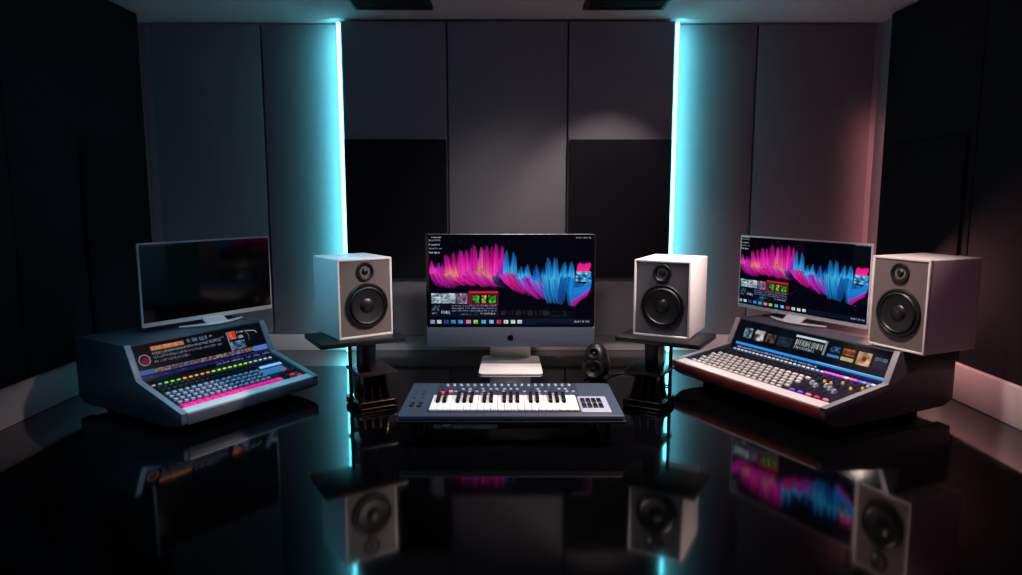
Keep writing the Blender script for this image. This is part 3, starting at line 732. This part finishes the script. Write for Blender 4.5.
# ------------------------------------------------------------------ little black speaker and its cable
t = thing('desktop_speaker', 'small black rounded speaker with two ringed drivers beside the computer', 'speaker', (.352, 2.865, 0), -.30)
S = Matrix.Translation((0, .012, 0)) @ Matrix.Rotation(math.radians(-8), 4, 'X') @ Matrix.Diagonal((1.1, .95, .98, 1))
MB().lathe([(0, .004), (.030, .004), (.046, .018), (.054, .045), (.053, .070), (.045, .100), (.036, .125), (.024, .142), (.010, .149), (0, .150)], 40, S).build('body', M['black'], t)
def ring(name, z, y, r, tilt):
    R = Matrix.Translation((0, y, z)) @ Matrix.Rotation(PI/2 + tilt, 4, 'X')
    d = MB().lathe([(r, -.012), (r, .003), (r*.93, .006), (r*.82, .006), (r*.76, .001)], 40, R).build(name, M['ringd'], t)
    MB().lathe([(r*.78, .002), (r*.6, -.004), (r*.28, -.008), (r*.24, -.003), (0, .000)], 40, R).build('cone', M['rubber'], d)
    MB().lathe([(r*.13, -.004), (r*.12, .0015), (0, .003)], 16, R).build('dust_cap', M['rubber'], d)
ring('woofer', .050, -.046, .040, math.radians(-6)); ring('tweeter', .115, -.040, .024, math.radians(-14))
MB().cyl((0, .0, .004), .034, .008, n=32).build('foot_ring', M['rubber'], t)
def spline(P, n=12):
    out = []; P = [P[0]] + P + [P[-1]]
    for i in range(1, len(P)-2):
        p0, p1, p2, p3 = [Vector(q) for q in P[i-1:i+3]]
        for k in range(n):
            u = k/n
            out.append(.5*((2*p1) + (p2-p0)*u + (2*p0-5*p1+4*p2-p3)*u*u + (3*p1-p0-3*p2+p3)*u**3))
    out.append(Vector(P[-1])); return out
o = MB().tube(spline([(.405, 2.89, .020), (.425, 2.90, .0045), (.47, 2.93, .0045), (.53, 2.91, .0045), (.56, 2.84, .0045), (.60, 2.78, .0045), (.64, 2.72, .0045)]), .0038, 8).build('cable', M['cable'])
tag(o, 'thin black cable running right along the floor from the small black speaker', 'cable')
o = MB().tube(spline([(.318, 2.80, .0045), (.27, 2.74, .0045), (.20, 2.70, .0045), (.12, 2.69, .0045), (.06, 2.66, .0045)]), .0038, 8).build('cable', M['cable'])
tag(o, 'thin black cable lying behind the piano keyboard, left of the small speaker', 'cable')

# ------------------------------------------------------------------ light
def area(name, loc, target, size, col, power, sy=None, spread=PI):
    l = bpy.data.lights.new(name, 'AREA'); l.energy = power; l.color = col; l.size = size; l.spread = spread
    if sy: l.shape = 'RECTANGLE'; l.size_y = sy
    o = bpy.data.objects.new(name, l); o.location = loc
    o.rotation_euler = (Vector(target) - Vector(loc)).to_track_quat('-Z', 'Y').to_euler(); C.objects.link(o); return o
def spot(name, loc, target, deg, blend, col, power, r=.02):
    l = bpy.data.lights.new(name, 'SPOT'); l.energy = power; l.color = col; l.spot_size = math.radians(deg); l.spot_blend = blend; l.shadow_soft_size = r
    o = bpy.data.objects.new(name, l); o.location = loc
    o.rotation_euler = (Vector(target) - Vector(loc)).to_track_quat('-Z', 'Y').to_euler(); C.objects.link(o); return o
A = math.radians
spot('wall_washer', (.45, 3.00, 1.55), (.45, 3.00, 0), 84, .45, (1.0, .80, .74), 34)
spot('key_light', (.10, 1.95, 1.54), (.0, 2.62, .1), 64, .8, (1.0, .90, .85), 80, .22)
spot('warm_key', (.95, 2.14, 1.52), (.0, 2.50, .15), 62, .7, (1.0, .80, .73), 150, .08)
spot('wall_low', (.05, 2.1, 1.52), (.05, 3.4, .30), 58, .9, (1.0, .84, .78), 45, .15)  # added to lift the lower back wall; no known fixture
spot('cool_top', (-.85, 2.0, 1.54), (-.74, 2.36, .15), 64, .8, (.20, .72, 1.0), 66, .12)
spot('warm_top', (.80, 2.1, 1.54), (.78, 2.36, .15), 68, .8, (1.0, .78, .72), 85, .12)
spot('side_speaker_spot', (.82, 2.10, 1.53), (1.25, 2.33, .42), 34, .8, (1.0, .76, .70), 62, .05)  # added to brighten the speaker on the console; no known fixture
area('left_fill', (-1.0, .9, 1.45), (-1.2, 3.4, .7), .7, (.26, .60, 1.0), 3.8)
area('right_fill', (.9, .9, 1.45), (1.1, 3.4, .6), .7, (1.0, .30, .60), 2.4)
area('blue_uplight', (-1.25, 2.72, .10), (-1.24, 3.4, .75), .35, (.55, .76, 1.0), 4.0)  # unseen lamp added behind the left console to tint the wall blue
area('pink_uplight', (1.18, 2.88, .10), (1.22, 3.4, .65), .35, (1.0, .50, .50), 6.5)  # unseen lamp added behind the right console for the wall's pink fade
area('pink_side', (1.50, 2.72, .50), (1.74, 2.35, .05), .15, (1.0, .42, .40), 2.4)  # small unseen lamp added to pinken the right baseboard
area('red_corner', (1.718, 3.262, .56), (1.722, 3.45, .56), .03, (1.0, .30, .32), .5, 1.1, spread=A(120))
for sx, xe in ((-1, -.785), (1, .757)):
    o = area('strip_glow', (xe + sx*.016, 3.322, .79), (xe + sx*.040, 3.402, .79), .014, (.15, .82, .95), 3.6, 1.5, spread=A(132))
    o.rotation_euler = (Matrix.Rotation(sx*A(-18), 3, 'Z') @ Matrix.Rotation(A(90), 3, 'X')).to_euler()
w = bpy.data.worlds.new('room_dark'); scene.world = w; w.use_nodes = True
w.node_tree.nodes['Background'].inputs[0].default_value = (.02, .03, .05, 1); w.node_tree.nodes['Background'].inputs[1].default_value = .3

# ------------------------------------------------------------------ camera
cam = bpy.data.cameras.new('camera'); cam.sensor_width = 36; cam.lens = 700/1022*36; cam.clip_start = .05
co = bpy.data.objects.new('camera', cam); C.objects.link(co)
co.location = (0, 0, .7694); co.rotation_euler = (math.radians(90-7.65), 0, 0)
scene.camera = co
scene.view_settings.view_transform = 'Standard'; scene.view_settings.look = 'None'
scene.view_settings.exposure = 0; scene.view_settings.gamma = 1
